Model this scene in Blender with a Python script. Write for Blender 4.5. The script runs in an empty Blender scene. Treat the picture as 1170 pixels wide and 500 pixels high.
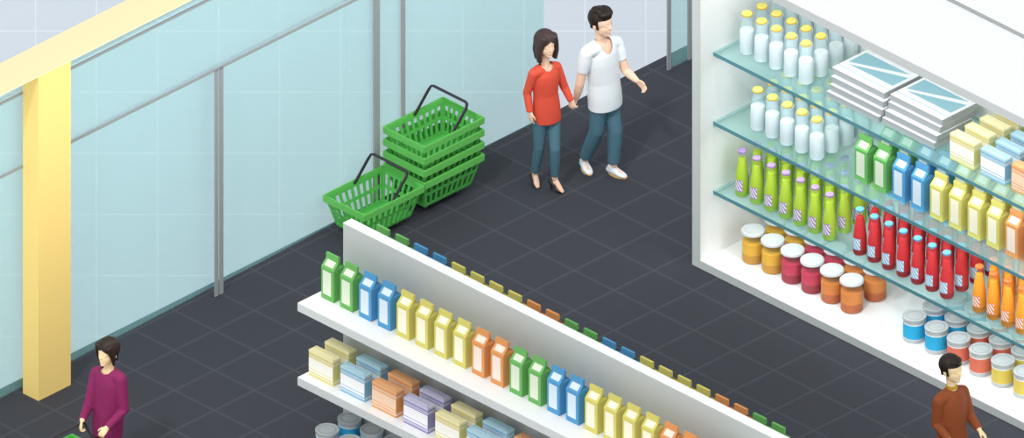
import bpy, bmesh, math, random
from mathutils import Vector, Matrix
random.seed(4)
SC = bpy.context.scene
COL = SC.collection
PI = math.pi

# ------------------------------------------------------------------ helpers
def lin(h):
    h = h.lstrip('#')
    out = []
    for i in (0, 2, 4):
        c = int(h[i:i+2], 16) / 255
        out.append(c / 12.92 if c <= .04045 else ((c + .055) / 1.055) ** 2.4)
    return out
GN = 1.0
MATS = {}
def mat(name, hexc, gain=GN, rough=.7, spec=.15, metal=0.0):
    if name in MATS: return MATS[name]
    m = bpy.data.materials.new(name); m.use_nodes = True
    p = m.node_tree.nodes['Principled BSDF']
    c = [min(.93, v * gain) for v in lin(hexc)]
    p.inputs['Base Color'].default_value = (*c, 1)
    p.inputs['Roughness'].default_value = rough
    p.inputs['Specular IOR Level'].default_value = spec
    p.inputs['Metallic'].default_value = metal
    MATS[name] = m
    return m
def glassy(name, veil, a, tint=(1, 1, 1), gloss=.03):
    """thin pane: part diffuse veil, rest straight through with a tint, a little mirror"""
    if name in MATS: return MATS[name]
    m = bpy.data.materials.new(name); m.use_nodes = True
    nt = m.node_tree; nt.nodes.clear()
    o = nt.nodes.new('ShaderNodeOutputMaterial')
    t = nt.nodes.new('ShaderNodeBsdfTransparent'); t.inputs[0].default_value = (*tint, 1)
    d = nt.nodes.new('ShaderNodeBsdfDiffuse'); d.inputs[0].default_value = (*lin(veil), 1)
    g = nt.nodes.new('ShaderNodeBsdfGlossy'); g.inputs['Roughness'].default_value = .15
    x = nt.nodes.new('ShaderNodeMixShader'); x.inputs[0].default_value = a
    y = nt.nodes.new('ShaderNodeMixShader'); y.inputs[0].default_value = gloss
    nt.links.new(t.outputs[0], x.inputs[1]); nt.links.new(d.outputs[0], x.inputs[2])
    nt.links.new(x.outputs[0], y.inputs[1]); nt.links.new(g.outputs[0], y.inputs[2])
    nt.links.new(y.outputs[0], o.inputs[0])
    MATS[name] = m
    return m
def nodes_of(m):
    return m.node_tree, m.node_tree.nodes, m.node_tree.links, m.node_tree.nodes['Principled BSDF']
def mth(nt, op, a, b=None):
    n = nt.nodes.new('ShaderNodeMath'); n.operation = op
    for i, v in enumerate((a, b)):
        if v is None: continue
        if isinstance(v, (int, float)): n.inputs[i].default_value = v
        else: nt.links.new(v, n.inputs[i])
    return n.outputs[0]
def coord(nt):
    tc = nt.nodes.new('ShaderNodeTexCoord'); s = nt.nodes.new('ShaderNodeSeparateXYZ')
    nt.links.new(tc.outputs['Object'], s.inputs[0]); return s.outputs
def two_tone(m, fac, ca, cb, gain=GN):
    nt, N, L, p = nodes_of(m)
    mx = N.new('ShaderNodeMix'); mx.data_type = 'RGBA'
    mx.inputs['A'].default_value = (*[min(.93, v*gain) for v in lin(ca)], 1)
    mx.inputs['B'].default_value = (*[min(.93, v*gain) for v in lin(cb)], 1)
    L.new(fac, mx.inputs['Factor']); L.new(mx.outputs['Result'], p.inputs['Base Color'])
def grid_mat(name, ca, cb, ax, off, step, wid, gain=GN):
    m = mat(name, ca, gain); nt = m.node_tree; c = coord(nt); f = None
    for i, k in enumerate(ax):
        t = mth(nt, 'DIVIDE', mth(nt, 'SUBTRACT', c[k], off[i] - wid[i] / 2), step[i])
        t = mth(nt, 'LESS_THAN', mth(nt, 'FLOORED_MODULO', t, 1.0), wid[i] / step[i])
        f = t if f is None else mth(nt, 'MAXIMUM', f, t)
    two_tone(m, f, ca, cb, gain); return m
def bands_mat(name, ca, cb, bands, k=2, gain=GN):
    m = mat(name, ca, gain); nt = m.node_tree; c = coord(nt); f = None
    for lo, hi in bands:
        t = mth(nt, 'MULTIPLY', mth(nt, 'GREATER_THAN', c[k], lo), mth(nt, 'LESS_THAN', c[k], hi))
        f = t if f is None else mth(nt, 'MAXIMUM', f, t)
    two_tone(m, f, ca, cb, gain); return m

def obj(name, bm, m, parent=None, smooth=False, loc=None):
    me = bpy.data.meshes.new(name)
    bmesh.ops.recalc_face_normals(bm, faces=bm.faces)
    bm.to_mesh(me); bm.free()
    if m: me.materials.append(m)
    if smooth:
        for p in me.polygons: p.use_smooth = True
        try: me.set_sharp_from_angle(angle=math.radians(40))
        except Exception: pass
    o = bpy.data.objects.new(name, me); COL.objects.link(o)
    if parent: o.parent = parent
    if loc: o.location = loc
    return o
def empty(name, loc=(0, 0, 0), rz=0):
    o = bpy.data.objects.new(name, None); COL.objects.link(o)
    o.location = loc; o.rotation_euler = (0, 0, rz); o.empty_display_size = .1
    return o
def tag(o, label=None, cat=None, group=None, kind=None):
    if label: o['label'] = label
    if cat: o['category'] = cat
    if group: o['group'] = group
    if kind: o['kind'] = kind
    return o
def copy_tree(o, parent=None):
    c = o.copy(); COL.objects.link(c)
    if parent: c.parent = parent
    for ch in list(o.children): copy_tree(ch, c)
    return c
def box(bm, x0, x1, y0, y1, z0, z1, bev=0):
    vs = [bm.verts.new((x, y, z)) for x in (x0, x1) for y in (y0, y1) for z in (z0, z1)]
    fs = [bm.faces.new([vs[i] for i in q]) for q in ((0,1,3,2),(4,6,7,5),(0,4,5,1),(2,3,7,6),(0,2,6,4),(1,5,7,3))]
    if bev:
        es = list({e for f in fs for e in f.edges})
        bmesh.ops.bevel(bm, geom=es, offset=bev, segments=2, affect='EDGES')
    return bm
def B(*a, bev=0): return box(bmesh.new(), *a, bev=bev)
def lathe(prof, n=24, bm=None, c=(0, 0, 0)):
    bm = bm or bmesh.new(); prev = None
    for r, z in prof:
        if r < 1e-5: ring = [bm.verts.new((c[0], c[1], c[2] + z))]
        else: ring = [bm.verts.new((c[0]+r*math.cos(2*PI*i/n), c[1]+r*math.sin(2*PI*i/n), c[2]+z)) for i in range(n)]
        if prev is not None:
            for i in range(n):
                j = (i + 1) % n
                a, b = prev, ring
                if len(a) == 1 and len(b) == 1: continue
                if len(a) == 1: bm.faces.new((a[0], b[j], b[i]))
                elif len(b) == 1: bm.faces.new((a[i], a[j], b[0]))
                else: bm.faces.new((a[i], a[j], b[j], b[i]))
        prev = ring
    return bm
def poly(bm, pts, faces):
    vs = [bm.verts.new(p) for p in pts]
    for f in faces: bm.faces.new([vs[i] for i in f])
    return bm
def loft(bm, pts, rads, side, n=14, dome=1.0, normals=None):
    """closed tube through pts; rads = (half width along side, half depth)"""
    pts = [Vector(p) for p in pts]; side = Vector(side)
    rads = [(r, r) if isinstance(r, (int, float)) else r for r in rads]
    L = len(pts); T = []
    for i in range(L):
        if normals and normals[i] is not None: T.append(Vector(normals[i]).normalized()); continue
        a = pts[max(0, i-1)]; b = pts[min(L-1, i+1)]; T.append((b - a).normalized())
    st = []
    for i in range(L): st.append((pts[i], T[i], rads[i]))
    if dome:
        h = dome * min(rads[0]); r = rads[0]
        st = [(pts[0] - T[0]*h*.85, T[0], (r[0]*.5, r[1]*.5)), (pts[0] - T[0]*h*.5, T[0], (r[0]*.85, r[1]*.85))] + st
        h2 = dome * min(rads[-1]); r = rads[-1]
        st += [(pts[-1] + T[-1]*h2*.5, T[-1], (r[0]*.85, r[1]*.85)), (pts[-1] + T[-1]*h2*.85, T[-1], (r[0]*.5, r[1]*.5))]
    rings = []
    for p, t, (w, d) in st:
        s = (side - t * side.dot(t))
        if s.length < 1e-4: s = t.orthogonal()
        s.normalize(); q = t.cross(s)
        rings.append([bm.verts.new(p + s*w*math.cos(2*PI*k/n) + q*d*math.sin(2*PI*k/n)) for k in range(n)])
    for a, b in zip(rings, rings[1:]):
        for k in range(n):
            j = (k+1) % n; bm.faces.new((a[k], a[j], b[j], b[k]))
    h = dome * min(rads[0]); c0 = bm.verts.new(pts[0] - T[0]*h); c1 = bm.verts.new(pts[-1] + T[-1]*dome*min(rads[-1]))
    for k in range(n):
        j = (k+1) % n
        bm.faces.new((c0, rings[0][j], rings[0][k])); bm.faces.new((c1, rings[-1][k], rings[-1][j]))
    return bm
def tube(bm, pts, r, n=8): return loft(bm, pts, [r]*len(pts), (.31, .17, .93), n=n, dome=.6)
def ell(bm, c, r, axes=None, seg=20):
    M = Matrix.Translation(Vector(c))
    if axes:
        R = Matrix([[axes[j][i] for j in range(3)] for i in range(3)]).to_4x4(); M = M @ R
    M = M @ Matrix.Diagonal((*r, 1))
    bmesh.ops.create_uvsphere(bm, u_segments=seg, v_segments=seg//2+2, radius=1, matrix=M)
    return bm
def blend(name, bm, m, parent, voxel=.008, smooth=4):
    """fuse overlapping closed shapes into one continuous skin"""
    o = obj(name, bm, m, parent)
    r = o.modifiers.new('r', 'REMESH'); r.mode = 'VOXEL'; r.voxel_size = voxel; r.use_smooth_shade = True
    s = o.modifiers.new('s', 'SMOOTH'); s.factor = .5; s.iterations = smooth
    bpy.context.view_layer.update()
    me = bpy.data.meshes.new_from_object(o.evaluated_get(bpy.context.evaluated_depsgraph_get()))
    o.modifiers.clear(); old = o.data; o.data = me; bpy.data.meshes.remove(old); me.name = name
    for p in me.polygons: p.use_smooth = True
    return o

# ------------------------------------------------------------------ measures
S = 120.0; K = S / math.sqrt(2); KZ = S * math.cos(PI/6)
def X_of(C): return (C - 542.5) / K               # wall planes running up the floor
def gp(px, py, z=0):                                # a spot at height z
    p = (px - 585) / K; q = (py - 250 + KZ*z) / (K/2)
    return Vector(((p+q)/2, (p-q)/2, z))
ORD = ['first','second','third','fourth','fifth','sixth','seventh','eighth','ninth','tenth','eleventh','twelfth','thirteenth',
       'fourteenth','fifteenth','sixteenth','seventeenth','eighteenth','nineteenth','twentieth','twenty-first','twenty-second']

# ------------------------------------------------------------------ camera, light
cam = bpy.data.cameras.new('camera'); cam.type = 'ORTHO'; cam.ortho_scale = 1170 / S; cam.clip_end = 100
co = bpy.data.objects.new('camera', cam); COL.objects.link(co)
d = Vector((math.cos(PI/6)/math.sqrt(2), -math.cos(PI/6)/math.sqrt(2), .5))
co.location = d * 24; co.rotation_euler = (math.radians(60), 0, math.radians(45))
SC.camera = co
SC.view_settings.view_transform = 'Standard'; SC.view_settings.look = 'None'
SC.view_settings.gamma = 1; SC.view_settings.use_curve_mapping = False; SC.view_settings.exposure = 0.0
SC.cycles.transparent_max_bounces = 48; SC.cycles.max_bounces = 8; SC.cycles.diffuse_bounces = 5
SC.cycles.use_denoising = True
w = bpy.data.worlds.new('world'); SC.world = w; w.use_nodes = True
nt = w.node_tree; bg = nt.nodes['Background']
tc = nt.nodes.new('ShaderNodeTexCoord'); sp = nt.nodes.new('ShaderNodeSeparateXYZ'); nt.links.new(tc.outputs['Generated'], sp.inputs[0])
ENV, AX, AY, AZ = .88, .12, -.50, .0
v = mth(nt, 'ADD', mth(nt, 'MULTIPLY', sp.outputs[0], AX), mth(nt, 'MULTIPLY', sp.outputs[1], AY))
v = mth(nt, 'ADD', v, mth(nt, 'MULTIPLY', sp.outputs[2], AZ)); v = mth(nt, 'MULTIPLY', mth(nt, 'ADD', v, 1.0), ENV)
nt.links.new(v, bg.inputs['Strength']); bg.inputs['Color'].default_value = (1, 1, 1, 1)
su = bpy.data.lights.new('sun', 'SUN'); su.energy = .30 * PI; su.angle = math.radians(4)
so = bpy.data.objects.new('sun', su); COL.objects.link(so)
so.rotation_euler = Vector((.30, -.76, 1.0)).to_track_quat('Z', 'Y').to_euler(); so.location = (0, -5, 9)

def fill_strip(name, loc, aim, length, width, power, axis='X', spread=180):
    l = bpy.data.lights.new(name, 'AREA'); l.shape = 'RECTANGLE'; l.energy = power; l.spread = math.radians(spread)
    l.size, l.size_y = (length, width)
    o = bpy.data.objects.new(name, l); COL.objects.link(o); z = -Vector(aim).normalized()
    x = Vector((1, 0, 0)) if axis == 'X' else Vector((0, 1, 0)); y = z.cross(x).normalized()
    o.matrix_world = Matrix.Translation(loc) @ Matrix([[x[i], y[i], z[i]] for i in range(3)]).to_4x4()
    return o
# added fill lights without fixtures: one for the glass front, others inside the case
fill_strip('added_front_fill', (1.6, -2.0, 3.9), (-.85, 0, -.5), 13, .25, 150, 'Y')
fill_strip('added_case_fill', (5.6, .66, 3.31), (0, .55, -.8), 6.8, .04, 26)
for z in (2.262, 1.50, .742): fill_strip('added_shelf_fill', (5.6, .80, z), (0, .6, -.8), 6.8, .015, 16)

# ------------------------------------------------------------------ materials
WHITE = mat('white_laminate', 'f2f4f4', 1.0)
FLOOR = grid_mat('dark_tiles', '4a4c55', '575a63', (0, 1), (-1.043, 2.9546), (.5381, .5381), (.026, .026), .63)
BACKD = grid_mat('pale_wall_tiles', 'd8e1ec', 'e9f0f8', (0, 2), ((40.5-585)/S, -.0), (69.75/S, 69.75/KZ), (.011, .012), .78)
YEL = mat('yellow_paint', 'ffde88', .92)
ALU = mat('brushed_aluminium', 'a0a6a8', .85, .5, .3)
WGLASS = glassy('window_glass', 'a8e2e4', .24, (.95, .99, .98), .01)

# ------------------------------------------------------------------ the setting
xe = X_of(444)                                       # outer edge of the floor
def struct(o): o['kind'] = 'structure'; return o
struct(obj('floor', B(xe, 9.5, -9.5, 5.6, -.18, 0), FLOOR))
# facade of the building across, square to the diagonal
bw = struct(obj('wall_back', B(-14, 14, 0, .2, -9, 5), BACKD)); bw.location = (-4, 4, 0); bw.rotation_euler = (0, 0, PI/4)
DZ = (250 - 35.4 + 8 * (-42.43)) / KZ               # height of a joint line on that facade
BZ = (250 - 35.4 - 339.4) / KZ
bw.location.z = BZ                                    # a joint line passes the object's own zero height
# column and wall-top beam
c0 = gp(44, 458); c0y1 = gp(81, 440).y
xf = c0.x
ztop = (480 - 110) / KZ
column = struct(obj('column', B(xf-.212, xf, c0.y, c0.y+.436, 0, ztop, bev=.002), YEL))
struct(obj('beam', B(xe-.005, xf, -9.5, 5.6, ztop, ztop+.012), mat('toplit_yellow_paint', 'fff1c0', .9)))  # same yellow as the column, with the light on its top painted in
# glass front: the long fixed pane stands a little askew, then the door leaf
def y_at(px, x): return (px - 585) / K - x
def pane(name, x0, px0, x1, px1, z0, z1, parent, th=.012, m=WGLASS):
    a = Vector((x0, y_at(px0, x0), 0)); b = Vector((x1, y_at(px1, x1), 0))
    n = Vector((b.y-a.y, -(b.x-a.x), 0)).normalized() * th
    # one sheet with a closed thin edge
    P = [a, b, b-n, a-n]
    pts = [(p.x, p.y, z) for z in (z0, z1) for p in P]
    return obj(name, poly(bmesh.new(), pts, [(0,1,2,3),(4,5,6,7),(0,1,5,4),(1,2,6,5),(2,3,7,6),(3,0,4,7)]), m, parent)
w1 = struct(empty('window_1', (0, 0, 0)))
pane('glass_pane', X_of(460), -230, X_of(446.2), 395, 0.0, ztop-.004, w1)
w2 = struct(empty('window_2', (0, 0, 0)))
pane('glass_pane', X_of(446.1), 395.6, X_of(444.4), 460, 0, ztop-.004, w2)
d1 = struct(empty('door_1', (0, 0, 0)))
pane('glass_pane', xe+.018, 462.5, xe+.018, 621.5, 0, ztop-.004, d1)
d2 = struct(empty('door_2', (0, 0, 0)))
xm = X_of(462)
def upright(name, px0, px1, x, z1, parent, dep=.02, z0=0):
    # face turned to the room plus a thin return
    y0 = y_at(px0, x); y1 = y_at(px1, x)
    return obj(name, B(x-dep, x, y0 + dep*1.0, y1, z0, z1), ALU, parent)
pane('glass_pane', xm-.008, 766, xm-.008, 830, 0, ztop-.004, d2)
upright('frame', 761.6, 766.8, xm+.004, ztop-.004, d2); upright('frame', 785.2, 790.6, xm+.004, ztop-.004, d2)
t1 = struct(empty('trim_1', (0, 0, 0)))
zb = (462 - 203.8) / KZ
upright('mullion', 244.8, 249.7, xm, zb, t1, .014); upright('mullion', 250.2, 255.4, xm, zb, t1, .014)
yl, yr = y_at(-300, xm), y_at(455, xm)
for nm, C in (('rail', 119.6), ('rail', 203.4)):
    z = (462 - C) / KZ
    obj(nm, B(xm-.012, xm, yl, yr, z-.013, z+.014), ALU, t1)
t2 = struct(empty('trim_2', (0, 0, 0)))
upright('mullion', 426, 434.2, X_of(444)+.07, ztop-.004, t2, .02)
upright('mullion', 457.6, 463.2, X_of(444)+.055, ztop-.004, t2, .02)

# ------------------------------------------------------------------ goods: one model of each kind
BODY_GLASS = glassy('bottle_glass', 'd6f2fb', .23, (.975, .995, 1.0), .03)
JAR_GLASS = glassy('jar_glass', 'd8f0ee', .05, (.99, 1, 1), .012)
SHELF_GLASS = glassy('shelf_glass', 'b4e0e0', .22, (.90, .975, .97), .01)
MILK = mat('milk', 'fbfcfc', 1.0)
GOLD = mat('yellow_foil', 'ffe678', GN); GOLD_RIM = mat('yellow_foil_crimp', 'd8ae3c', GN)

def milk_bottle():
    t = empty('milk_bottle')
    g = [(0, 0), (.060, 0), (.073, .012), (.074, .03), (.074, .225), (.070, .262), (.056, .33), (.041, .395), (.038, .41), (.038, .425)]
    obj('glass_body', lathe(g), BODY_GLASS, t, True)
    mk = [(0, .006), (.062, .008), (.0705, .02), (.0705, .235), (.066, .255), (0, .255)]
    obj('milk', lathe(mk), MILK, t, True)
    cp = [(0, .418), (.050, .418), (.052, .426), (.050, .434)]
    obj('cap', lathe(cp + [(.046, .442), (0, .444)]), GOLD, t, True)
    obj('cap_rim', lathe([(.050, .414), (.0535, .417), (.0535, .428), (.050, .431)]), GOLD_RIM, t, True)
    return t
def juice_bottle(kind, liquid, deep, capc, stripe):
    t = empty(kind)
    g = [(0, 0), (.060, 0), (.069, .008), (.070, .02), (.0705, .12), (.069, .19), (.058, .28), (.045, .36), (.037, .41), (.033, .43), (.033, .455), (.037, .46), (.037, .47)]
    obj('glass_body', lathe(g), glassy('clear_bottle_glass', 'f0fbfb', .03, (1, 1, 1), .012), t, True)
    li = [(0, .004), (.061, .006), (.0665, .02), (.067, .12), (.0655, .19), (.0545, .28), (.0415, .36), (.034, .405), (0, .405)]
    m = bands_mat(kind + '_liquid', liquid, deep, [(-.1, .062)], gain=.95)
    obj('juice', lathe(li), m, t, True)
    obj('cap', lathe([(0, .466), (.038, .466), (.041, .47), (.042, .487), (.036, .494), (0, .496)]), mat(kind + '_cap', capc), t, True)
    # curved paper label with slanted stripes, wrapped round the side that faces the aisle
    lm = mat(kind + '_label', stripe); nt = lm.node_tree; c = coord(nt)
    f = mth(nt, 'ADD', mth(nt, 'MULTIPLY', c[0], 34.0), mth(nt, 'MULTIPLY', c[2], 20.0))
    f = mth(nt, 'LESS_THAN', mth(nt, 'FLOORED_MODULO', f, 1.0), .45)
    inn = mth(nt, 'MULTIPLY', mth(nt, 'GREATER_THAN', c[2], .078), mth(nt, 'LESS_THAN', c[2], .182))
    two_tone(lm, mth(nt, 'MULTIPLY', f, inn), stripe, 'ffffff', GN)
    bm = bmesh.new(); a0, a1 = math.radians(-108), math.radians(-42); n = 10; rows = []
    for z in (.07, .19):
        for r in (.0722, .0712):
            rows.append([bm.verts.new((r*math.cos(a0+(a1-a0)*i/n), r*math.sin(a0+(a1-a0)*i/n), z)) for i in range(n+1)])
    A, A2, C_, C2 = rows
    for i in range(n):
        bm.faces.new((A[i], A[i+1], C_[i+1], C_[i])); bm.faces.new((A2[i+1], A2[i], C2[i], C2[i+1]))
        bm.faces.new((A[i+1], A[i], A2[i], A2[i+1])); bm.faces.new((C_[i], C_[i+1], C2[i+1], C2[i]))
    for i in (0, n): bm.faces.new((A[i], C_[i], C2[i], A2[i]))
    obj('label', bm, lm, t, True)
    return t
CW, CD, CH, CG, CF = .166, .15, .345, .075, .058
def carton(body, dark, pale):
    t = empty('drink_carton'); m = mat('carton_' + body, body, .80)
    w_, d_, h, g = CW, CD, CH, CG; ym = d_ / 2
    P = [(0,0,0),(w_,0,0),(w_,d_,0),(0,d_,0),(0,0,h),(w_,0,h),(w_,d_,h),(0,d_,h),(.0,ym,h+g),(w_,ym,h+g),(.028,ym,h+g*.72),(w_-.028,ym,h+g*.72)]
    # the gable folds tuck in at both ends
    F = [(0,3,2,1),(0,1,5,4),(1,2,6,5),(2,3,7,6),(3,0,4,7),(4,5,9,8),(6,7,8,9),(5,6,11),(5,11,9),(6,9,11),(4,10,7),(4,8,10),(7,10,8)]
    obj('carton_body', poly(bmesh.new(), P, F), m, t)
    obj('top_seal', B(0, w_, ym-.014, ym+.014, h+g-.014, h+g+CF-.008, bev=.002), m, t)
    pm = mat('carton_panel_' + pale, pale, .86)
    obj('label', B(.024, w_-.034, -.0022, .001, .055, h-.035), pm, t)
    # panel on the slanting front of the gable
    n = Vector((0, -g, ym)).normalized() * .002
    def sl(x, u): return Vector((x, ym*u, h+g*u))
    a = [sl(.028, .2), sl(w_-.028, .2), sl(w_-.028, .88), sl(.028, .88)]
    pts = a + [p + n for p in a]
    obj('top_label', poly(bmesh.new(), pts, [(0,1,2,3),(4,5,6,7),(0,1,5,4),(1,2,6,5),(2,3,7,6),(3,0,4,7)]), pm, t)
    return t
BW, BD, BH = .325, .105, .285
def food_box(name, mid, pale, panel):
    t = empty(name)
    m = bands_mat(name + '_card', mid, 'fffdf6', [(.022, .028), (.036, .042), (BH-.075, BH-.069), (BH-.058, BH-.052)], gain=.86)
    obj('carton_body', B(0, BW, 0, BD, 0, BH-.03, bev=.0015), m, t)
    z0 = BH-.031; z1 = BH-.006; i = .042
    lid = poly(bmesh.new(), [(0,0,z0),(BW,0,z0),(BW,BD,z0),(0,BD,z0),(0,0,z1),(BW,0,z1),(BW,BD,z1),(0,BD,z1),(i,BD/2,z1+.006),(BW-i,BD/2,z1+.006)],
       [(0,3,2,1),(0,1,5,4),(1,2,6,5),(2,3,7,6),(3,0,4,7),(4,5,9,8),(5,6,9),(6,7,8,9),(7,4,8)])
    obj('top_flap', lid, mat(name + '_lid', pale, .86), t)
    bm = bmesh.new()
    for (a, b) in (((i,BD/2),(BW-i,BD/2)), ((0,0),(i,BD/2)), ((0,BD),(i,BD/2)), ((BW,0),(BW-i,BD/2)), ((BW,BD),(BW-i,BD/2))):
        def hz(p): return z1 + (.006 if p[1] == BD/2 else 0) + .0005
        tube(bm, [(a[0], a[1], hz(a)), (b[0], b[1], hz(b))], .0022, 5)
    obj('fold_seam', bm, mat(name + '_card_edge', mid), t)
    pm = bands_mat(name + '_panel', panel, mid, [(.078, .086)], gain=.92)
    obj('label', B(.002, BW-.002, -.002, .001, .055, BH-.088), pm, t)
    return t
STEEL = mat('tin_plate', 'ccd2d4', .74, .5, .3); STEEL_D = mat('tin_groove', '8d9497')
def food_can(kind, c):
    t = empty('food_can')
    p = [(0, 0), (.108, 0), (.113, .004), (.113, .018), (.109, .024), (.109, .222), (.113, .226)]
    obj('can_body', lathe(p + [(.116, .23), (.116, .252), (.112, .256), (.106, .256), (.104, .249), (0, .249)], 32), STEEL, t, True)
    obj('label', lathe([(.109, .036), (.1108, .037), (.1108, .197), (.109, .198)], 32), bands_mat(kind, c, 'f4f6f6', [(.03, .042), (.190, .2)], gain=.82), t, True)
    obj('lid_groove', lathe([(.079, .2485), (.079, .251), (.083, .251), (.083, .2485)], 32), STEEL_D, t, True)
    return t
def food_jar(kind, up, low):
    t = empty('food_jar')
    obj('glass_body', lathe([(0, 0), (.10, 0), (.109, .008), (.11, .02), (.11, .25), (.105, .272), (.1, .285), (.1, .31)], 32), JAR_GLASS, t, True)
    obj('filling', lathe([(0, .005), (.1, .006), (.1055, .018), (.1055, .215), (.1, .218), (0, .218)], 32), bands_mat(kind, up, low, [(-1, .098)], gain=.9), t, True)
    obj('lid', lathe([(.1, .3), (.112, .302), (.116, .306), (.116, .328), (.11, .337), (.098, .338), (.094, .335), (0, .335)], 32), mat('jar_lid', 'e0e4e6', .8), t, True)
    return t
def make(proto, used, pos, rz, label, cat, group, dim=1):
    o = copy_tree(proto) if proto in used else proto
    used.add(proto); o.location = (pos[0], pos[1], pos[2] + .001); o.rotation_euler = (0, 0, rz)
    o['label'] = label; o['category'] = cat; o['group'] = group
    return o
USED = set()

# ------------------------------------------------------------------ tall open display case on the right
CX0, CY0 = gp(791.2, 301.8).x, gp(791.2, 301.8).y
XI = CX0 + .108; CZ1 = 3.42; CB = .087; CY1 = CY0 + 1.077; CX1 = 9.2
case = empty('display_case', (CX0, CY0, 0))
tag(case, 'tall white open display case with glass shelves standing in the right of the shop', 'display case')
def cpart(name, a, m=WHITE, par=case, bev=0):
    x0, x1, y0, y1, z0, z1 = a
    return obj(name, B(x0-CX0, x1-CX0, y0-CY0, y1-CY0, z0, z1, bev=bev), m, par)
cpart('base', (CX0, CX1, CY0, CY1, 0, CB)); cpart('canopy', (CX0, CX1, CY0, CY1, CZ1-.09, CZ1))
cpart('side_panel', (CX0, XI, CY0, CY1, CB, CZ1-.09)); cpart('back_panel', (XI, CX1, CY1-.006, CY1, CB, CZ1-.09))
TRIM = mat('grey_edge_band', 'c6cbcb', 1.05)
EB = .004
cpart('edge_band', (CX0, CX1, CY0-EB, CY0, 0, CB), TRIM); cpart('edge_band', (CX0, CX1, CY0-EB, CY0, CZ1-.09, CZ1), TRIM)
cpart('edge_band', (CX0, XI, CY0-EB, CY0, CB, CZ1-.09), TRIM)
SY = .779; SZ = (2.305, 1.543, .785)
for z in SZ:
    s = cpart('glass_shelf', (XI, CX1, SY, CY1-.006, z-.038, z), SHELF_GLASS)
    cpart('polished_edge', (XI, CX1, SY-.004, SY, z-.038, z), mat('glass_edge', '5f98a4', .9), s)
    cpart('end_strip', (XI, XI+.035, SY, CY1-.03, z, z+.002), glassy('edge_highlight', 'c4e6e6', .5), s)  # pale strip paints the highlight along the shelf's end edge
case2 = empty('display_case', (CX0, CY1+.004, 0))
tag(case2, 'white backing display case behind the tall open one, only its top in view', 'display case')
for nm, a in (('canopy', (0, CX1-CX0, 0, 1.07, CZ1-.05, CZ1+.042)), ('back_panel', (0, CX1-CX0, 0, .03, 0, CZ1-.05)), ('side_panel', (0, .1, .03, 1.07, 0, CZ1-.05)), ('base', (.1, CX1-CX0, .03, 1.07, 0, .087))):
    obj(nm, B(*a), WHITE, case2)
obj('seam_strip', B(0, CX1-CX0, -.0035, 0, CZ1+.0005, CZ1+.043), mat('riser_shade_grey', 'a6adad', .9), case2)  # front face of the raised top, its shade put into a darker grey

ROW = ['front row', 'second row', 'third row', 'back row']
END = 'from the end panel'
def grid(proto, x0, y0, z, dx, dy, nx, ny, txt, shelf, cat, group, skip=()):
    for j in range(ny):
        for i in range(nx):
            if (i, j) in skip: continue
            make(proto, USED, (x0+dx*i, y0+dy*j, z), 0, f'{txt}, {shelf}, {ROW[j]}, {ORD[i]} of its kind {END}', cat, group)
mb = milk_bottle()
grid(mb, 2.168, .997, SZ[0], .199, .2, 5, 4, 'yellow-capped milk bottle', 'top shelf', 'bottle', 'milk bottles on the top glass shelf')
grid(mb, 2.331, .98, SZ[1], .199, .2, 5, 4, 'yellow-capped milk bottle', 'middle shelf', 'bottle', 'milk bottles on the middle glass shelf')
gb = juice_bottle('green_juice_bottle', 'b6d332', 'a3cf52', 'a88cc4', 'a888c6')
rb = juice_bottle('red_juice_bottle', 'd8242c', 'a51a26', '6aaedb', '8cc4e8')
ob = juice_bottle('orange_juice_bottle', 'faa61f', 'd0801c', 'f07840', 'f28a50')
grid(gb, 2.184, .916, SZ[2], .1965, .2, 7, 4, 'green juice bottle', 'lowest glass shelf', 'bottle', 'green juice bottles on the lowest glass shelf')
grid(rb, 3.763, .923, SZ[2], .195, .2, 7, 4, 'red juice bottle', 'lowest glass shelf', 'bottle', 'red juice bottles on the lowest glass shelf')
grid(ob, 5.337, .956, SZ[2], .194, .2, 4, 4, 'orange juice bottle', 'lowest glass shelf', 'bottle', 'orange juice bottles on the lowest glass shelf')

CART = {'green': carton('74bd68', '', 'e2ecd6'), 'blue': carton('5ba4d6', '', 'dcecf8'),
        'yellow': carton('e2da78', '', 'fffae0'), 'orange': carton('eca263', '', 'fbe9dc')}
SEQ = ['green']*2 + ['blue']*2 + ['yellow']*4 + ['orange']*2
def carton_at(c, pos, label, group, rz=0):
    make(CART[c], USED, pos, rz, label, 'carton', group)
for j in range(2):
    for i in range(10):
        c = SEQ[i]; k = SEQ[:i].count(c)
        if i > 9: continue
        carton_at(c, (3.652+.2535*i, .962+.335*j, SZ[1]), f'{c} drink carton, middle glass shelf, {ROW[j]}, {ORD[k]} {c} one {END}', 'drink cartons on the middle glass shelf')
BOXP = {'yellow': food_box('yellow_food_box', 'e6da86', 'fff6c4', 'fffdf4'), 'blue': food_box('blue_food_box', '84bedf', 'bfe2ef', 'fdfeff'),
        'orange': food_box('orange_food_box', 'eda260', 'fabb86', 'fcd9bc'), 'purple': food_box('purple_food_box', '9893cc', 'd4d3ec', 'fdfdff')}
for i, c in enumerate(('yellow', 'blue', 'orange')):
    for j in range(4):
        if i == 2 and j > 2: continue
        make(BOXP[c], USED, (4.955+.415*i, .941+.2*j, SZ[0]), 0, f'{c} cardboard food box, top glass shelf, {ROW[j]} beside {["the newspapers","the yellow boxes","the blue boxes"][i]}', 'box', 'food boxes on the top glass shelf')
JARS = [('yellow', food_jar('mustard_filling', 'f6bb2c', 'd99a2c')), ('crimson', food_jar('berry_filling', 'd93057', 'a81c38')), ('orange', food_jar('carrot_filling', 'e8872e', 'c8622a'))]
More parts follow.
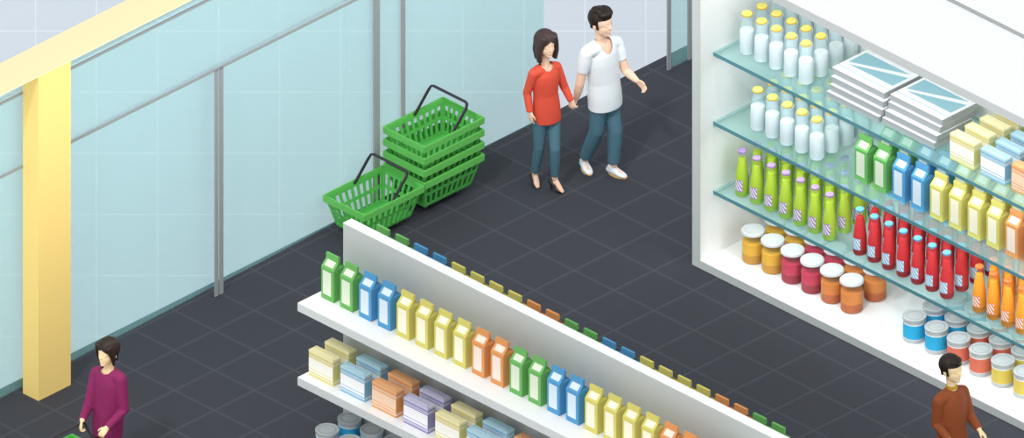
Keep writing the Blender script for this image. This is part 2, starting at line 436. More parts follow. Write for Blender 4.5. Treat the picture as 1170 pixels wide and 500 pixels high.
for i in range(6):
    c, p = JARS[i//2]
    for j in range(2):
        make(p, USED, (2.28+.2655*i, .968+.314*j, CB), 0, f'{c} preserve jar on the case base, {ROW[j]}, {ORD[i%2]} {c} one {END}', 'jar', 'preserve jars on the base of the display case')
CANS = {'blue': food_can('blue_label', '35b4e6'), 'red': food_can('red_label', 'e57a62'), 'yellow': food_can('yellow_label', 'e8cf62')}
for i in range(6):
    c = ('blue', 'red', 'yellow')[i//2]
    for j in range(3):
        if j == 2 and i > 3: continue
        make(CANS[c], USED, (4.42+.298*i, 1.0+.268*j, CB), 0, f'{c} tin can on the case base, {ROW[j]}, {ORD[i%2]} {c} one {END}', 'can', 'tin cans on the base of the display case')

# bound stacks of newspapers on the top glass shelf
def bundle():
    t = empty('newspaper_bundle'); L, W, H = .70, .475, .067
    obj('paper_block', B(0, L, 0, W, 0, H-.002, bev=.002), mat('newsprint', 'b0b5b9', .8), t)
    cv = obj('cover', B(.0, L, 0, W, H-.002, H), mat('cover_paper', 'f3f5f6', .88), t)
    y0, y1, x0, x1 = .155, .425, .035, L-.04
    blue = mat('cover_blue', '9ccbd8', .8)
    def slab(P, n='picture'):
        pts = [(x, y, H) for x, y in P] + [(x, y, H+.001) for x, y in P]; k = len(P)
        obj(n, poly(bmesh.new(), pts, [tuple(range(k)), tuple(range(k, 2*k))] + [(i, (i+1) % k, (i+1) % k+k, i+k) for i in range(k)]), blue, cv)
    slab([(x0+.03, y0), (x1, y0), (x1, y1-.06)]); slab([(x0, y0+.03), (x1-.03, y1), (x0, y1)])
    slab([(.0, .078), (L, .078), (L, .088), (.0, .088)], 'printed_rule')
    return t
nb = bundle()
HGT = ['lowest', 'second from below', 'third from below', 'topmost']
A = [(3.303, .934), (3.318, .967), (3.30, 1.0), (3.27, 1.04)]
Bp = [(4.028, .954), (4.035, .985), (4.025, 1.04), (4.025, 1.07)]
for nm, lst in (('the stack beside the milk bottles', A), ('the stack beside the yellow boxes', Bp)):
    for k, (x, y) in enumerate(lst):
        make(nb, USED, (x, y, SZ[0]+.0685*k), 0, f'blue-covered newspaper bundle, {HGT[k]} in {nm}', 'newspaper', 'newspaper bundles on the top glass shelf')

# ------------------------------------------------------------------ two-sided gondola in the foreground
GZ = (1.732, .916, .10); GT = 2.362
gx = gp(392, 254.3, GT).x; gy = gp(392, 254.3, GT).y; GY2 = gy + .113; GX1 = 9.0; gs = gp(340.2, 345.6, GZ[0]).y; dep = gy - gs
gon = empty('gondola_shelf', (gx, gy, 0))
tag(gon, 'long white double-sided shelf unit with cartons and boxes in the foreground', 'shelf')
def gpart(name, a, m=WHITE, par=gon):
    x0, x1, y0, y1, z0, z1 = a
    return obj(name, B(x0-gx, x1-gx, y0-gy, y1-gy, z0, z1), m, par)
PANEL = mat('grey_board', 'c4c9c9', .84)
gpart('back_board', (gx, GX1, gy+.002, GY2-.002, 0, GT-.004), PANEL); gpart('top_cap', (gx, GX1, gy, GY2, GT-.004, GT))
for z in GZ:
    gpart('shelf_board', (gx, GX1, gs, gy, z-.087, z)); gpart('shelf_board', (gx, GX1, GY2, GY2+dep, z-.087, z))
    gpart('edge_band', (gx, GX1, gs-.004, gs, z-.087, z-.001), mat('light_edge_band', 'cdd2d2', 1.0))
gpart('kick_board', (gx, GX1, gs+.06, gy, 0, GZ[2]-.087), PANEL); gpart('kick_board', (gx, GX1, GY2, GY2+dep-.06, 0, GZ[2]-.087), PANEL)
G1 = 'from the near end of the gondola'
for i in range(22):
    c = SEQ[i % 10]
    carton_at(c, (1.889+.2535*i, -4.457, GZ[0]), f'{c} drink carton, front top shelf of the foreground unit, {ORD[i]} carton from its free end', 'drink cartons on the front side of the foreground shelf unit')
for i in range(22):
    c = SEQ[i % 10]
    carton_at(c, (1.889-.03+.2535*i+CW, -4.457+.708+CD, GZ[0]), f'{c} drink carton behind the foreground centre board, {ORD[i]} from its free end', 'drink cartons on the far side of the foreground shelf unit', PI)
BS = ['yellow', 'blue', 'orange', 'purple', 'yellow', 'blue', 'orange']
for i, c in enumerate(BS):
    for j in range(2):
        if i == 6 and j == 0: continue
        k = BS[:i].count(c)
        make(BOXP[c], USED, (1.849+.4255*i, -4.585+.213*j, GZ[1]), 0, f'{c} food box, lower shelf of the foreground unit, {["front","back"][j]} row, {ORD[i]} from its end', 'box', 'food boxes on the foreground shelf unit')
for i, j in ((0,0), (1,0), (0,1), (1,1), (2,1)):
    make(CANS['blue'], USED, (2.016+.301*i, -4.503+.30*j, GZ[2]), 0, f'blue tin can, bottom shelf of the foreground unit, {["front","back"][j]} row, {ORD[i]} from its end', 'can', 'tin cans on the foreground shelf unit')
for p in [*CANS.values(), *CART.values(), *BOXP.values()]:
    assert p in USED

# ------------------------------------------------------------------ shopping baskets
GRN = mat('green_plastic', '54b052', GN, .5, .3); GRN_RIM = mat('green_plastic_rim', '62b858', GN, .5, .3); BLK = mat('black_plastic', '35313a', GN, .5, .3)
def basket(handle_tilt=.2, with_handle=True, hh=.2):
    """rim .566 x .816, tapering to the bottom, slotted sides"""
    t = empty('shopping_basket'); H = .33; a, b = .27, .395; i = .085
    bm = bmesh.new()
    def wall(p0, p1, q0, q1, cols):      # p = bottom corners, q = top corners
        us = [0]; wbar = .42
        for c in range(cols):
            us += [(c + wbar) / (cols + wbar * 1.0) , (c + 1) / (cols + wbar * 1.0)]
        us += [1]; us = sorted(set(us)); vs = [0, .10, .42, .52, .84, 1]
        V = [[bm.verts.new((Vector(p0).lerp(Vector(p1), u)).lerp(Vector(q0).lerp(Vector(q1), u), v)) for u in us] for v in vs]
        for r in range(len(vs)-1):
            for c in range(len(us)-1):
                if r in (1, 3) and c % 2 == 1 and 0 < c < len(us)-1: continue
                bm.faces.new((V[r][c], V[r][c+1], V[r+1][c+1], V[r+1][c]))
    lo = [(-a+i, -b+i, 0), (a-i, -b+i, 0), (a-i, b-i, 0), (-a+i, b-i, 0)]; hi = [(-a, -b, H), (a, -b, H), (a, b, H), (-a, b, H)]
    for k, cols in enumerate((7, 9, 7, 9)): wall(lo[k], lo[(k+1) % 4], hi[k], hi[(k+1) % 4], cols)
    bm.faces.new([bm.verts.new(p) for p in lo])
    bmesh.ops.remove_doubles(bm, verts=bm.verts, dist=.0005)
    o = obj('basket_body', bm, GRN, t); s = o.modifiers.new('s', 'SOLIDIFY'); s.thickness = .008; s.offset = 0
    bm = bmesh.new(); ro = (.283, .408); ri = (a-.008, b-.008); zz = (H-.066, H+.004)
    vo = [[bm.verts.new((x*sx, y*sy, z)) for sx, sy in ((-1,-1),(1,-1),(1,1),(-1,1))] for (x, y), z in ((ro, zz[0]), (ro, zz[1]), (ri, zz[1]), ((a-.014, b-.014), zz[0]))]
    for k in range(4):
        j = (k+1) % 4
        for r in range(4): bm.faces.new((vo[r][k], vo[r][j], vo[(r+1) % 4][j], vo[(r+1) % 4][k]))
    bmesh.ops.bevel(bm, geom=[e for e in bm.edges if all(abs(v.co.z-zz[1]) < 1e-4 for v in e.verts) or abs(e.verts[0].co.z-e.verts[1].co.z) > .05], offset=.006, segments=2, affect='EDGES')
    obj('rim', bm, GRN_RIM, t, True)
    if with_handle:
        hx = ro[0] - .03; bm = bmesh.new(); z0 = H - .02; tl = handle_tilt
        P = [(-hx, 0, z0), (-hx, tl*.9, z0+hh*.88), (-hx+.012, tl, z0+hh+.01), (-hx+.04, tl*1.02, z0+hh+.02), (hx-.04, tl*1.02, z0+hh+.02), (hx-.012, tl, z0+hh+.01), (hx, tl*.9, z0+hh*.88), (hx, 0, z0)]
        loft(bm, P, [(.021, .009)]*2 + [(.017, .012)]*4 + [(.021, .009)]*2, (0, 1, .0), n=10, dome=.4)
        hd = obj('handle', bm, BLK, t, True)
        for sx in (-1, 1):
            obj('handle_pivot', lathe([(0, -.006), (.014, -.006), (.014, .006), (0, .006)], 14), BLK, hd).matrix_local = Matrix.Translation((sx*(hx+.004), 0, z0)) @ Matrix.Rotation(PI/2, 4, 'Y')
    return t
bp = basket(with_handle=False); bh = basket(.205, True, .225)
rimc = gp(485, 210.5, .33)                            # near corner of the lowest rim of the stack
dz = .09; sh = .11
cx, cy = rimc.x - .283 + sh, rimc.y + .408 - sh
dolly = obj('basket_dolly', B(-.13, .13, -.25, .25, .03, dz-.002, bev=.01), BLK); dolly.location = (cx, cy, 0)
tag(dolly, 'low black wheeled dolly under the stack of four green baskets', 'dolly')
dolly2 = obj('basket_dolly', B(-.13, .13, -.25, .25, .03, dz-.002, bev=.01), BLK)
tag(dolly2, 'low black wheeled dolly under the single green basket', 'dolly')
for dl in (dolly, dolly2):
    for x in (-.1, .1):
        for y in (-.21, .21):
            bm = lathe([(0, -.01), (.02, -.01), (.022, 0), (.02, .01), (0, .01)], 14)
            o = obj('caster_wheel', bm, mat('grey_rubber', '55565c'), dl); o.matrix_local = Matrix.Translation((x, y, .022)) @ Matrix.Rotation(PI/2, 4, 'Y')
BL = ['lowest green shopping basket of the stack of four', 'second green shopping basket from the bottom of the stack', 'third green shopping basket from the bottom of the stack', 'topmost basket of the green stack, black handle raised']
for k in range(4):
    o = bh if k == 3 else (bp if k == 0 else copy_tree(bp))
    o.location = (cx, cy, dz + .1345*k)
    tag(o, BL[k], 'basket', 'green shopping baskets by the glass front')
rc = gp(417.7, 243.5, .33)
o = copy_tree(bh); o.location = (rc.x - .283 + sh + .03, rc.y + .408 - sh - .045, dz)
dolly2.location = (o.location.x, o.location.y, 0)
tag(o, 'single green shopping basket with raised black handle beside the stack', 'basket', 'green shopping baskets by the glass front')

# ------------------------------------------------------------------ people
def hand(bm, wrist, dirv, palm_n, curl=.35, sc=1.0, thumb_side=1):
    """palm, four bent fingers of unequal length and a thumb; palm_n points out of the palm"""
    dv = Vector(dirv).normalized(); n = Vector(palm_n); n = (n - dv*n.dot(dv)).normalized(); s = dv.cross(n) * thumb_side
    w_ = Vector(wrist); P = lambda a, b, c: w_ + dv*a*sc + s*b*sc + n*c*sc
    loft(bm, [P(-.01,0,0), P(.02,0,0), P(.055,0,.002), P(.085,0,.004)], [(.023*sc,.017*sc), (.031*sc,.015*sc), (.037*sc,.014*sc), (.036*sc,.011*sc)], s, n=12, dome=.5)
    for k, (off, ln) in enumerate(((.028, .070), (.010, .078), (-.009, .072), (-.027, .056))):
        p = P(.084, off, .003); a = curl * (.8 + .12*k); pts = [P(.066, off*.95, .003), p]; rr = [.0095*sc, .0092*sc]
        for seg, fr in enumerate((.44, .32, .24)):
            v_ = dv*math.cos(a) + n*math.sin(a) + s*off*.6
            p = p + v_.normalized()*ln*fr*sc; pts.append(p); rr.append((.0086, .0078, .0066)[seg]*sc); a += curl*1.1
        loft(bm, pts, rr, s, n=8, dome=1)
    loft(bm, [P(.018, .020, .002), P(.042, .044, .010), P(.066, .056, .018), P(.086, .057, .026)], [.014*sc, .0115*sc, .0098*sc, .008*sc], n, n=8, dome=1)

def head(bm, c, f, s, h=.235, face=True):
    """skull, jaw, brow, nose, lips, chin and ears round centre c"""
    c = Vector(c); f = Vector(f).normalized(); s = Vector(s).normalized(); u = Vector((0, 0, 1)); P = lambda a, b, z: c + s*a*h + f*b*h + u*z*h
    ax = (s, f, u)
    ell(bm, P(0, -.05, .12), (.335*h, .40*h, .38*h), ax); ell(bm, P(0, .04, -.12), (.275*h, .32*h, .34*h), ax)
    ell(bm, P(0, .16, -.30), (.17*h, .18*h, .17*h), ax); ell(bm, P(0, .27, -.385), (.09*h, .075*h, .075*h), ax)
    ell(bm, P(0, .25, .10), (.22*h, .075*h, .07*h), ax)                   # brow
    loft(bm, [P(0, .33, .06), P(0, .365, -.04), P(0, .395, -.10)], [(.028*h, .028*h), (.034*h, .036*h), (.046*h, .038*h)], s, n=8)
    for z in (-.215, -.255): ell(bm, P(0, .335, z), (.085*h, .035*h, .022*h), ax, 12)
    for k in (-1, 1):
        ell(bm, P(k*.13, .300, .005), (.05*h, .03*h, .028*h), ax, 12)     # closed lids sit in the sockets
        ell(bm, P(k*.345, -.06, -.04), (.035*h, .075*h, .12*h), ax, 12)
        ell(bm, P(k*.13, .17, -.13), (.12*h, .12*h, .14*h), ax, 12)          # cheek
def rot2(v, a): return Vector((v[0]*math.cos(a)-v[1]*math.sin(a), v[0]*math.sin(a)+v[1]*math.cos(a), 0))

class Fig:
    """joints read off in (across the view, towards the viewer, up) metres round the point the person stands on"""
    def __init__(s, name, ox, oy, f, label):
        s.ox, s.oy = ox, oy; s.t = empty(name, gp(ox, oy), PI/4); tag(s.t, label, 'person')
        s.f = Vector((f[0], -f[1], 0)).normalized(); s.s = Vector((f[1], f[0], 0)).normalized()
    def J(s, px, py, b=0.0): return Vector(((px-s.ox)/S, -b, (s.oy + 60*b - py)/KZ))
def mid(a, b, t=.5): return Vector(a).lerp(Vector(b), t)
U = Vector((0, 0, 1))
def arm(bm, sh, el, wr, r, side, n=14):
    loft(bm, [sh, mid(sh, el), el, mid(el, wr, .4), wr], [r[0], (r[0]+r[1])/2*1.02, r[1], r[1]*.98, r[2]], side, n=n)
def leg(bm, hp, kn, an, r, side, n=16):
    loft(bm, [hp, mid(hp, kn), kn, mid(kn, an, .35), an], [r[0], (r[0]+r[1])/2*1.03, r[1], r[1]*1.0, r[2]], side, n=n)
def foot(bm, an, toe, heel_z, toe_z, sc=1.0):
    d = Vector((toe.x-an.x, toe.y-an.y, 0)).normalized(); sd = Vector((-d.y, d.x, 0))
    h = Vector((an.x, an.y, 0)) - d*.04*sc
    loft(bm, [h+U*(heel_z+.035), Vector((an.x, an.y, 0))+d*.03*sc+U*(heel_z+.05), mid(an, toe, .55).xy.to_3d()+U*(toe_z*.5+heel_z*.5+.035), toe.xy.to_3d()+U*(toe_z+.02)],
         [(.03*sc, .034*sc), (.034*sc, .045*sc), (.042*sc, .03*sc), (.03*sc, .016*sc)], sd, n=12)
def dress(F, j, c):
    """one continuous body, then clothes, hair and shoes as its children"""
    f, s = F.f, F.s
    skin = mat('skin_' + c['skin'], c['skin'], GN, .6)
    sw, sd = c['sw'], c['sd']                          # half width, half depth of the chest
    def trunk(bm, g, hem=None, top=True):
        pe, wa, ch, nk = j['pelvis'], j['waist'], j['chest'], j['neck']
        pts = [pe - U*.06, pe, wa, ch, mid(ch, nk, .38), mid(ch, nk, .62), mid(ch, nk, .82), mid(ch, nk, .95)]
        rr = [(c['hip'][0]*.9+g, c['hip'][1]*.9+g), (c['hip'][0]+g, c['hip'][1]+g), (c['wst'][0]+g, c['wst'][1]+g), (sw+g, sd+g), (sw*.98+g, sd*.95+g), (sw*.88+g, sd*.84+g), (sw*.68+g, sd*.7+g), (sw*.42+g, sd*.56+g)]
        if hem is not None:
            hr = c['hem']; pts = [hem, hem + U*.05, mid(hem, wa)] + pts[2:]; rr = [hr, hr, ((hr[0]+rr[2][0]+.012)/2, (hr[1]+rr[2][1]+.012)/2)] + rr[2:]
        loft(bm, pts, rr, s, n=22, dome=.12 if hem is not None else .5)
        sr = c['shr'] + g*.7
        shl, shr = j['shL'], j['shR']; m_ = mid(shl, shr) + U*.005
        loft(bm, [shr, mid(shr, m_)+U*.012, m_+U*.02, mid(shl, m_)+U*.012, shl], [(sr, sr), (sr*1.2, sr*1.15), (sr*1.3, sr*1.2), (sr*1.2, sr*1.15), (sr, sr)], f, n=16)
    # ---- body
    for k, q in (('L', 1), ('R', -1)): j['hp'+k] = Vector((j['pelvis'].x, j['pelvis'].y, j['hem'].z + .03)) + s*q*.074
    bm = bmesh.new(); trunk(bm, -.016)
    hc = j['head']; nkw = c.get('nk', .05)
    loft(bm, [j['neck']-U*.05, j['neck']+U*.015, hc - U*.30*c['hh'] - f*.02], [(nkw*1.25, nkw*1.2), (nkw, nkw), (nkw*.95, nkw)], s, n=16)
    head(bm, hc, c['hf'], rot2(c['hf'], -PI/2) if c.get('flip') else Vector((-c['hf'][1], c['hf'][0], 0)), c['hh'])
    for k in 'LR':
        arm(bm, j['sh'+k], j['el'+k], j['wr'+k], c['arm'], s)
        h = c['hand'+k]; hand(bm, j['wr'+k], h['d'], h['n'], h.get('curl', .3), h.get('sc', 1), -1 if k == 'L' else 1)
        leg(bm, j['hp'+k], j['kn'+k], j['an'+k], c['leg'], s)
        foot(bm, j['an'+k], j['toe'+k], c['heel'], .0, c.get('fs', 1))
    body = blend('body', bm, skin, F.t, .0052, 3)
    # ---- trousers
    bm = bmesh.new(); pe = j['pelvis']
    loft(bm, [pe - U*.09, mid(pe, j['hem'], .5), j['hem'] + U*.035], [(c['hip'][0]*.86, c['hip'][1]*.9), (c['hip'][0], c['hip'][1]), (c['hip'][0]*.98, c['hip'][1]*.98)], s, n=20, dome=.4)
    for k in 'LR':
        hp, kn, an = j['hp'+k], j['kn'+k], j['an'+k]; r = c['trl']; e = mid(kn, an, c.get('cuff', .9))
        loft(bm, [hp, mid(hp, kn), kn, mid(kn, an, .4), e], [r[0], (r[0]+r[1])/2, r[1], (r[1]*1.6+r[2]*.4)/2, r[2]], s, n=16, dome=.1)
    tr = blend('trousers', bm, c['trm'], F.t, .009, 3)
    # ---- top
    bm = bmesh.new(); trunk(bm, .010, j['hem'])
    for k in 'LR':
        sh, el, wr = j['sh'+k], j['el'+k], j['wr'+k]; q = c['slr']
        if c['sleeve'] == 'long': loft(bm, [sh, mid(sh, el), el, mid(el, wr, .4), mid(el, wr, .97)], [q[0], (q[0]+q[1])/2, q[1], (q[1]+q[2])/2, q[2]], s, n=16, dome=.3)
        else: loft(bm, [sh, mid(sh, el, .3), mid(sh, el, c['sleeve'])], [q[0], q[0]*1.02, q[1]], s, n=16, dome=.15)
    top = blend('top_garment', bm, c['topm'], F.t, .0062, 4)
    rw, rf, of = c['neckline']; n0 = j['neck'] + f*of
    bm = bmesh.new(); bm.from_mesh(top.data); kill = []
    for fa in bm.faces:
        v = fa.calc_center_median() - n0
        if (v.dot(s)/rw)**2 + (v.dot(f)/rf)**2 < 1 and v.z > -.2: kill.append(fa)
    bmesh.ops.delete(bm, geom=kill, context='FACES'); bm.to_mesh(top.data); bm.free()
    if c.get('cuffs'):
        for k in 'LR':
            el, wr = j['el'+k], j['wr'+k]; q = c['slr'][2]
            obj('cuff', loft(bmesh.new(), [mid(el, wr, .9), mid(el, wr, 1.0)], [q+.003, q+.001], s, n=16, dome=.1), c['topm'], top, True)
    return body

def shoe_common(F, an, toe, name, m, sole_m, sc=1.0):
    an = Vector(an); toe = Vector(toe); d_ = Vector((toe.x-an.x, toe.y-an.y, 0)).normalized(); sd = Vector((-d_.y, d_.x, 0))
    h = Vector((an.x, an.y, 0)) - d_*.055; L = (Vector((toe.x, toe.y, 0)) - h).length
    bm = bmesh.new()
    P = lambda t, z: h + d_*L*t + U*z
    loft(bm, [P(.04, .046), P(.2, .05), P(.42, .046), P(.68, .034), P(.93, .026)], [(.036*sc, .036), (.041*sc, .042), (.043*sc, .036), (.047*sc, .024), (.036*sc, .016)], sd, n=16)
    loft(bm, [P(.22, .06), P(.17, .098)], [(.042*sc, .052*sc), (.04*sc, .048*sc)], sd, n=16, dome=.15)
    o = blend(name, bm, m, F.t, .006, 4)
    bm = bmesh.new(); out = []
    for k in range(28):
        a = 2*PI*k/28; t = .5 - .53*math.cos(a); wv = (.037 + .008*math.sin(PI*min(1, t*.9))) * math.sin(a) * (1 - .12*(t > .8))
        out.append((t, wv*sc))
    lo = [bm.verts.new(P(t, .002) + sd*w_) for t, w_ in out]; hi = [bm.verts.new(P(t, .016) + sd*w_) for t, w_ in out]
    bm.faces.new(lo); bm.faces.new(hi)
    for k in range(28): bm.faces.new((lo[k], lo[(k+1) % 28], hi[(k+1) % 28], hi[k]))
    obj('sole', bm, sole_m, o)
    bm = bmesh.new()
    for t in (.40, .48, .56):
        zc = .098 - .036*(t-.3)/.3*1.1
        loft(bm, [P(t, zc) - sd*.022, P(t, zc+.006), P(t, zc) + sd*.022], [.0035]*3, d_, n=6)
    obj('laces', bm, mat('shoe_lace', 'd6dfe8'), o)
    return o
def pump(F, an, toe, m):
    d_ = Vector((toe.x-an.x, toe.y-an.y, 0)).normalized(); sd = Vector((-d_.y, d_.x, 0)); h = Vector((an.x, an.y, 0)) - d_*.05
    L = (Vector((toe.x, toe.y, 0)) - h).length; P = lambda t, z: h + d_*L*t + U*z
    bm = bmesh.new()
    loft(bm, [P(.02, .10), P(.22, .085), P(.5, .045), P(.72, .026), P(.98, .02)], [(.032, .03), (.036, .026), (.038, .022), (.043, .02), (.022, .013)], sd, n=14)
    o = blend('high_heeled_shoe', bm, m, F.t, .0055, 3)
    obj('heel', loft(bmesh.new(), [P(.03, .09), P(.05, .05), P(.06, .004)], [(.022, .022), (.013, .013), (.009, .009)], sd, n=10, dome=.2), m, o, True)
    return o

def hair_shell(F, hc, hf, h, m, extra, cut, name='hair'):
    """cap of hair grown round the skull, opened for the face"""
    f = Vector(hf).normalized(); s = Vector((-f[1], f[0], 0)); ax = (s, f, U); P = lambda a, b, z: hc + s*a*h + f*b*h + U*z*h
    bm = bmesh.new(); extra(bm, P, ax, h)
    o = blend(name, bm, m, F.t, .006, 5)
    bm = bmesh.new(); bm.from_mesh(o.data)
    kill = []
    for fa in bm.faces:
        v = fa.calc_center_median() - hc
        if cut(v.dot(s)/h, v.dot(f)/h, v.z/h): kill.append(fa)
    bmesh.ops.delete(bm, geom=kill, context='FACES'); bm.to_mesh(o.data); bm.free()
    sol = o.modifiers.new('thick', 'SOLIDIFY'); sol.thickness = .006; sol.offset = -1
    return o

# --- woman in the red top
W = Fig('person', 623, 209, (.5, .87), 'woman with dark bob, red long-sleeved top and teal trousers walking hand in hand beside man')
J = W.J; f = W.f
jw = dict(pelvis=J(624.5, 127, .10), waist=J(623.5, 106, .10), chest=J(623, 90, .10), neck=J(623, 74.5, .10), head=J(624, 51, .12), hem=J(625, 136.5, .10),
    shR=J(609.5, 84, .19), shL=J(636, 76, .02), elR=J(602.3, 106, .17), wrR=J(605.5, 128, .23), elL=J(644.6, 99, .0), wrL=J(652.5, 115, .05),
    hpR=J(617, 136, .14), hpL=J(632, 132, .06), knR=J(616, 168, .13), knL=J(634, 171, .18), anR=J(611, 199, .05), anL=J(634, 203.5, .15))
jw['toeR'] = J(614.5, 211, .11); jw['toeL'] = J(643, 217, .20)
HF = (.52, -.85, 0)
dress(W, jw, dict(skin='f6cdb2', sw=.130, sd=.098, hip=(.126, .100), wst=(.115, .09), hem=(.142, .114), shr=.044, arm=(.040, .033, .022), leg=(.066, .046, .03),
    hh=.25, nk=.043, hf=HF, handR=dict(d=(.05, -.1, -1), n=(.6, .5, 0), curl=.3, sc=.85), handL=dict(d=(.35, -.15, -1), n=(.3, .9, 0), curl=.7, sc=.85),
    heel=.05, fs=.74, trl=(.072, .053, .040), cuff=.9, trm=mat('teal_trousers', '4a6c7b', 1.15), topm=mat('red_top', 'dc5641', GN), sleeve='long', slr=(.050, .042, .033), neckline=(.068, .062, .016)))
pump(W, jw['anR'], jw['toeR'], mat('black_leather', '2e2a2e', GN, .45, .3)); pump(W, jw['anL'], jw['toeL'], mat('black_leather', ''))
def bob(bm, P, ax, h):
    ell(bm, P(0, -.09, .16), (.44*h, .47*h, .46*h), ax)
    loft(bm, [P(0, -.22, .2), P(0, -.26, -.2), P(0, -.24, -.62)], [(.40*h, .26*h), (.43*h, .25*h), (.36*h, .17*h)], ax[0], n=20, dome=.5)
    for k in (-1, 1):
        loft(bm, [P(k*.22, .16, .42), P(k*.36, .08, .1), P(k*.385, .06, -.25), P(k*.34, .06, -.62)], [(.16*h, .2*h), (.1*h, .2*h), (.1*h, .2*h), (.08*h, .15*h)], ax[0], n=12, dome=.6)
def cut_bob(a, b, z): return b > .10 and abs(a) < .255 and z < .30 - abs(a)*.7 or (abs(a) < .22 and b > -.02 and z < -.2)
hair_shell(W, jw['head'], HF, .25, mat('dark_brown_hair', '40302e', GN, .5, .3), bob, cut_bob)

# --- man in the white T-shirt
M_ = Fig('person', 690, 195, (.70, .71), 'man with short black hair, white T-shirt and teal trousers holding hands with woman in red')
J = M_.J
jm = dict(pelvis=J(691, 108, .0), waist=J(690, 90, 0), chest=J(688, 68, 0), neck=J(686.5, 45, 0), head=J(688, 26, .03), hem=J(691.5, 120, .0),
    shR=J(670, 60, .15), shL=J(704, 48, -.13), elR=J(662.5, 96, .15), wrR=J(658.5, 112, .10), elL=J(714.5, 80, -.09), wrL=J(727.5, 92, .03),
    hpR=J(683.5, 116, .08), hpL=J(699, 108, -.06), knR=J(681.5, 150, .07), knL=J(703, 150, .04), anR=J(668, 181, -.03), anL=J(701, 188.5, .07))
jm['toeR'] = J(674.5, 199, .10); jm['toeL'] = J(715, 200, .155)
HM = (.78, -.62, 0)
dress(M_, jm, dict(skin='f8d0b6', sw=.178, sd=.118, hip=(.146, .112), wst=(.162, .115), hem=(.186, .14), shr=.058, arm=(.052, .044, .028), leg=(.074, .056, .038),
    hh=.28, nk=.056, hf=HM, handR=dict(d=(-.1, .05, -1), n=(-.9, .2, 0), curl=.6, sc=.95), handL=dict(d=(.75, -.35, -.55), n=(.2, -.9, -.5), curl=.5, sc=1.0),
    heel=.0, fs=.85, trl=(.088, .072, .060), cuff=.93, trm=mat('teal_trousers', ''), topm=mat('white_shirt', 'ecf3fb', GN), sleeve=.60, slr=(.066, .060), neckline=(.086, .084, .036)))
for a, b in (('anR', 'toeR'), ('anL', 'toeL')): shoe_common(M_, jm[a], jm[b], 'sneaker', mat('pale_shoe', 'e6eef5', GN), mat('tan_sole', 'd8b37a', GN))
def short(bm, P, ax, h):
    ell(bm, P(0, -.10, .17), (.40*h, .44*h, .42*h), ax)
    ell(bm, P(0, .13, .42), (.31*h, .25*h, .16*h), ax); ell(bm, P(.12, .02, .48), (.2*h, .26*h, .12*h), ax); ell(bm, P(-.1, -.1, .52), (.2*h, .26*h, .09*h), ax)
    loft(bm, [P(0, -.26, .1), P(0, -.3, -.2)], [(.32*h, .17*h), (.25*h, .11*h)], ax[0], n=16, dome=.6)
    for k in (-1, 1): loft(bm, [P(k*.31, .06, .2), P(k*.325, .06, -.10)], [(.06*h, .12*h), (.035*h, .055*h)], ax[0], n=10)
def cut_short(a, b, z): return b > .09 and z < .24 or (b > -.08 and z < -.14)
hair_shell(M_, jm['head'], HM, .28, mat('black_hair', '241812', GN, .5, .3), short, cut_short)

# --- shopper in the purple sweater with a basket
P_ = Fig('person', 124, 557, (-.72, .70), 'person with dark hair and purple sweater carrying a green basket in both hands')
J = P_.J
jp = dict(pelvis=J(123, 480, .0), waist=J(124, 461, 0), chest=J(125, 443, 0), neck=J(124.5, 420, .0), head=J(122.5, 402.5, .03), hem=J(122.5, 494, .0),
    shR=J(110, 425, -.11), shL=J(138, 432, .11), elR=J(101.5, 463, -.04), wrR=J(94, 479.5, .16), elL=J(141.5, 468, .14), wrL=J(122.5, 488, .28),
    hpR=J(115, 480, -.07), hpL=J(131, 486, .07), knR=J(112, 515, .02), knL=J(131, 522, .1), anR=J(110, 545, -.06), anL=J(129, 558, .12))
jp['toeR'] = J(97, 552, .05); jp['toeL'] = J(115, 565, .26)
HP = (-.62, -.78, 0)
dress(P_, jp, dict(skin='fbd6a8', sw=.158, sd=.115, hip=(.145, .115), wst=(.145, .112), hem=(.166, .135), shr=.052, arm=(.048, .04, .027), leg=(.074, .052, .037),
    hh=.26, nk=.048, hf=HP, handR=dict(d=(-.3, -.35, -.9), n=(.6, -.2, -.3), curl=.8, sc=.9), handL=dict(d=(-.65, -.5, -.6), n=(.0, .6, -.7), curl=.7, sc=.9),
    heel=.0, fs=.85, trl=(.084, .062, .05), cuff=.9, trm=mat('dark_brown_trousers', '4a2c38', GN), topm=mat('purple_sweater', '8e2c60', .9), sleeve='long', slr=(.060, .052, .038), neckline=(.074, .068, .016)))
for a, b in (('anR', 'toeR'), ('anL', 'toeL')): shoe_common(P_, jp[a], jp[b], 'shoe', mat('dark_shoe', '3a3236', GN), mat('dark_sole', '2a2628', GN))
def mop(bm, P, ax, h):
    ell(bm, P(0, -.09, .17), (.42*h, .46*h, .43*h), ax)
    loft(bm, [P(0, -.25, .1), P(0, -.27, -.34)], [(.34*h, .19*h), (.27*h, .12*h)], ax[0], n=16, dome=.6)
    for k in (-1, 1): loft(bm, [P(k*.26, .2, .34), P(k*.34, .08, .0), P(k*.345, .05, -.40)], [(.12*h, .16*h), (.07*h, .16*h), (.03*h, .06*h)], ax[0], n=10)
def cut_mop(a, b, z): return b > .14 and abs(a) < .27 and z < .26 - abs(a)*.5 or (b > .0 and abs(a) < .2 and z < -.1)
hair_shell(P_, jp['head'], HP, .26, mat('brown_black_hair', '2a1d16', GN, .5, .3), mop, cut_mop)
o = copy_tree(bh); o.location = gp(124, 557) + Vector((0, 0, 0))
o.rotation_euler = (0, 0, PI/2)
tag(o, 'green shopping basket carried by the person in the purple sweater', 'basket')
bc = Vector((93.0, 524, 0)); g_ = gp(93, 524, .545); o.location = (g_.x, g_.y, .545 - .33)

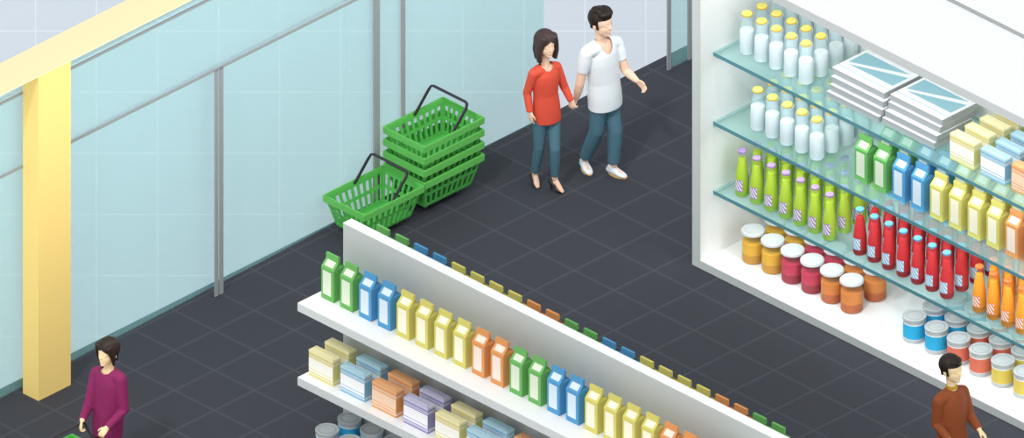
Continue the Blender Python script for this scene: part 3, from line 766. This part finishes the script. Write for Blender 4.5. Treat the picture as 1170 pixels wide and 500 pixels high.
# --- man in the brown sweater at the display case
N_ = Fig('person', 1087, 584, (.75, .66), 'man with black hair and brown sweater over mustard collar beside the tall display case')
J = N_.J
jn = dict(pelvis=J(1088, 502, .0), waist=J(1088, 486, 0), chest=J(1088, 466, 0), neck=J(1087.5, 443, 0), head=J(1088, 421.5, .03), hem=J(1088, 516, .0),
    shR=J(1072.5, 457, .13), shL=J(1100, 446, -.12), elR=J(1070, 484, .12), wrR=J(1084, 502, .30), elL=J(1108, 474, -.10), wrL=J(1118.5, 490, .06),
    hpR=J(1080, 510, .08), hpL=J(1095, 502, -.07), knR=J(1080, 546, .10), knL=J(1098, 540, .02), anR=J(1078, 580, .07), anL=J(1096, 572, -.07))
jn['toeR'] = J(1098, 597, .2); jn['toeL'] = J(1116, 590, .08)
HN = (.78, -.62, 0)
dress(N_, jn, dict(skin='ffdcae', sw=.158, sd=.115, hip=(.145, .115), wst=(.15, .115), hem=(.166, .135), shr=.052, arm=(.048, .04, .027), leg=(.074, .052, .037),
    hh=.27, nk=.050, hf=HN, handR=dict(d=(.7, -.3, -.3), n=(.1, -.3, -1), curl=.4), handL=dict(d=(.7, -.4, -.6), n=(-.2, -.3, -1), curl=.4),
    heel=.0, fs=.85, trl=(.084, .066, .054), cuff=.93, trm=mat('navy_trousers', '33404e', GN), topm=mat('brown_sweater', '95502f', .9), sleeve='long', slr=(.060, .052, .038), neckline=(.054, .050, .004)))
for a, b in (('anR', 'toeR'), ('anL', 'toeL')): shoe_common(N_, jn[a], jn[b], 'shoe', mat('dark_shoe', ''), mat('dark_sole', ''))
def crop(bm, P, ax, h):
    ell(bm, P(0, -.09, .17), (.40*h, .44*h, .41*h), ax); ell(bm, P(0, .14, .38), (.28*h, .2*h, .14*h), ax)
    loft(bm, [P(0, -.26, .1), P(0, -.29, -.22)], [(.32*h, .17*h), (.25*h, .11*h)], ax[0], n=16, dome=.6)
    for k in (-1, 1): loft(bm, [P(k*.31, .06, .2), P(k*.325, .06, -.12)], [(.06*h, .12*h), (.035*h, .055*h)], ax[0], n=10)
hair_shell(N_, jn['head'], HN, .27, mat('black_hair', ''), crop, lambda a, b, z: b > .09 and z < .23 or (b > -.08 and z < -.16))
nk = jn['neck']
bm = lathe([(.052, .0), (.058, .002), (.055, .045), (.050, .047), (.050, .0)], 24); collar = obj('shirt_collar', bm, mat('mustard_collar', 'b98f2e', GN), N_.t, True)
collar.matrix_local = Matrix.Translation(nk + U*.0 + N_.f*.004) @ Matrix.Rotation(-.22, 4, N_.s)
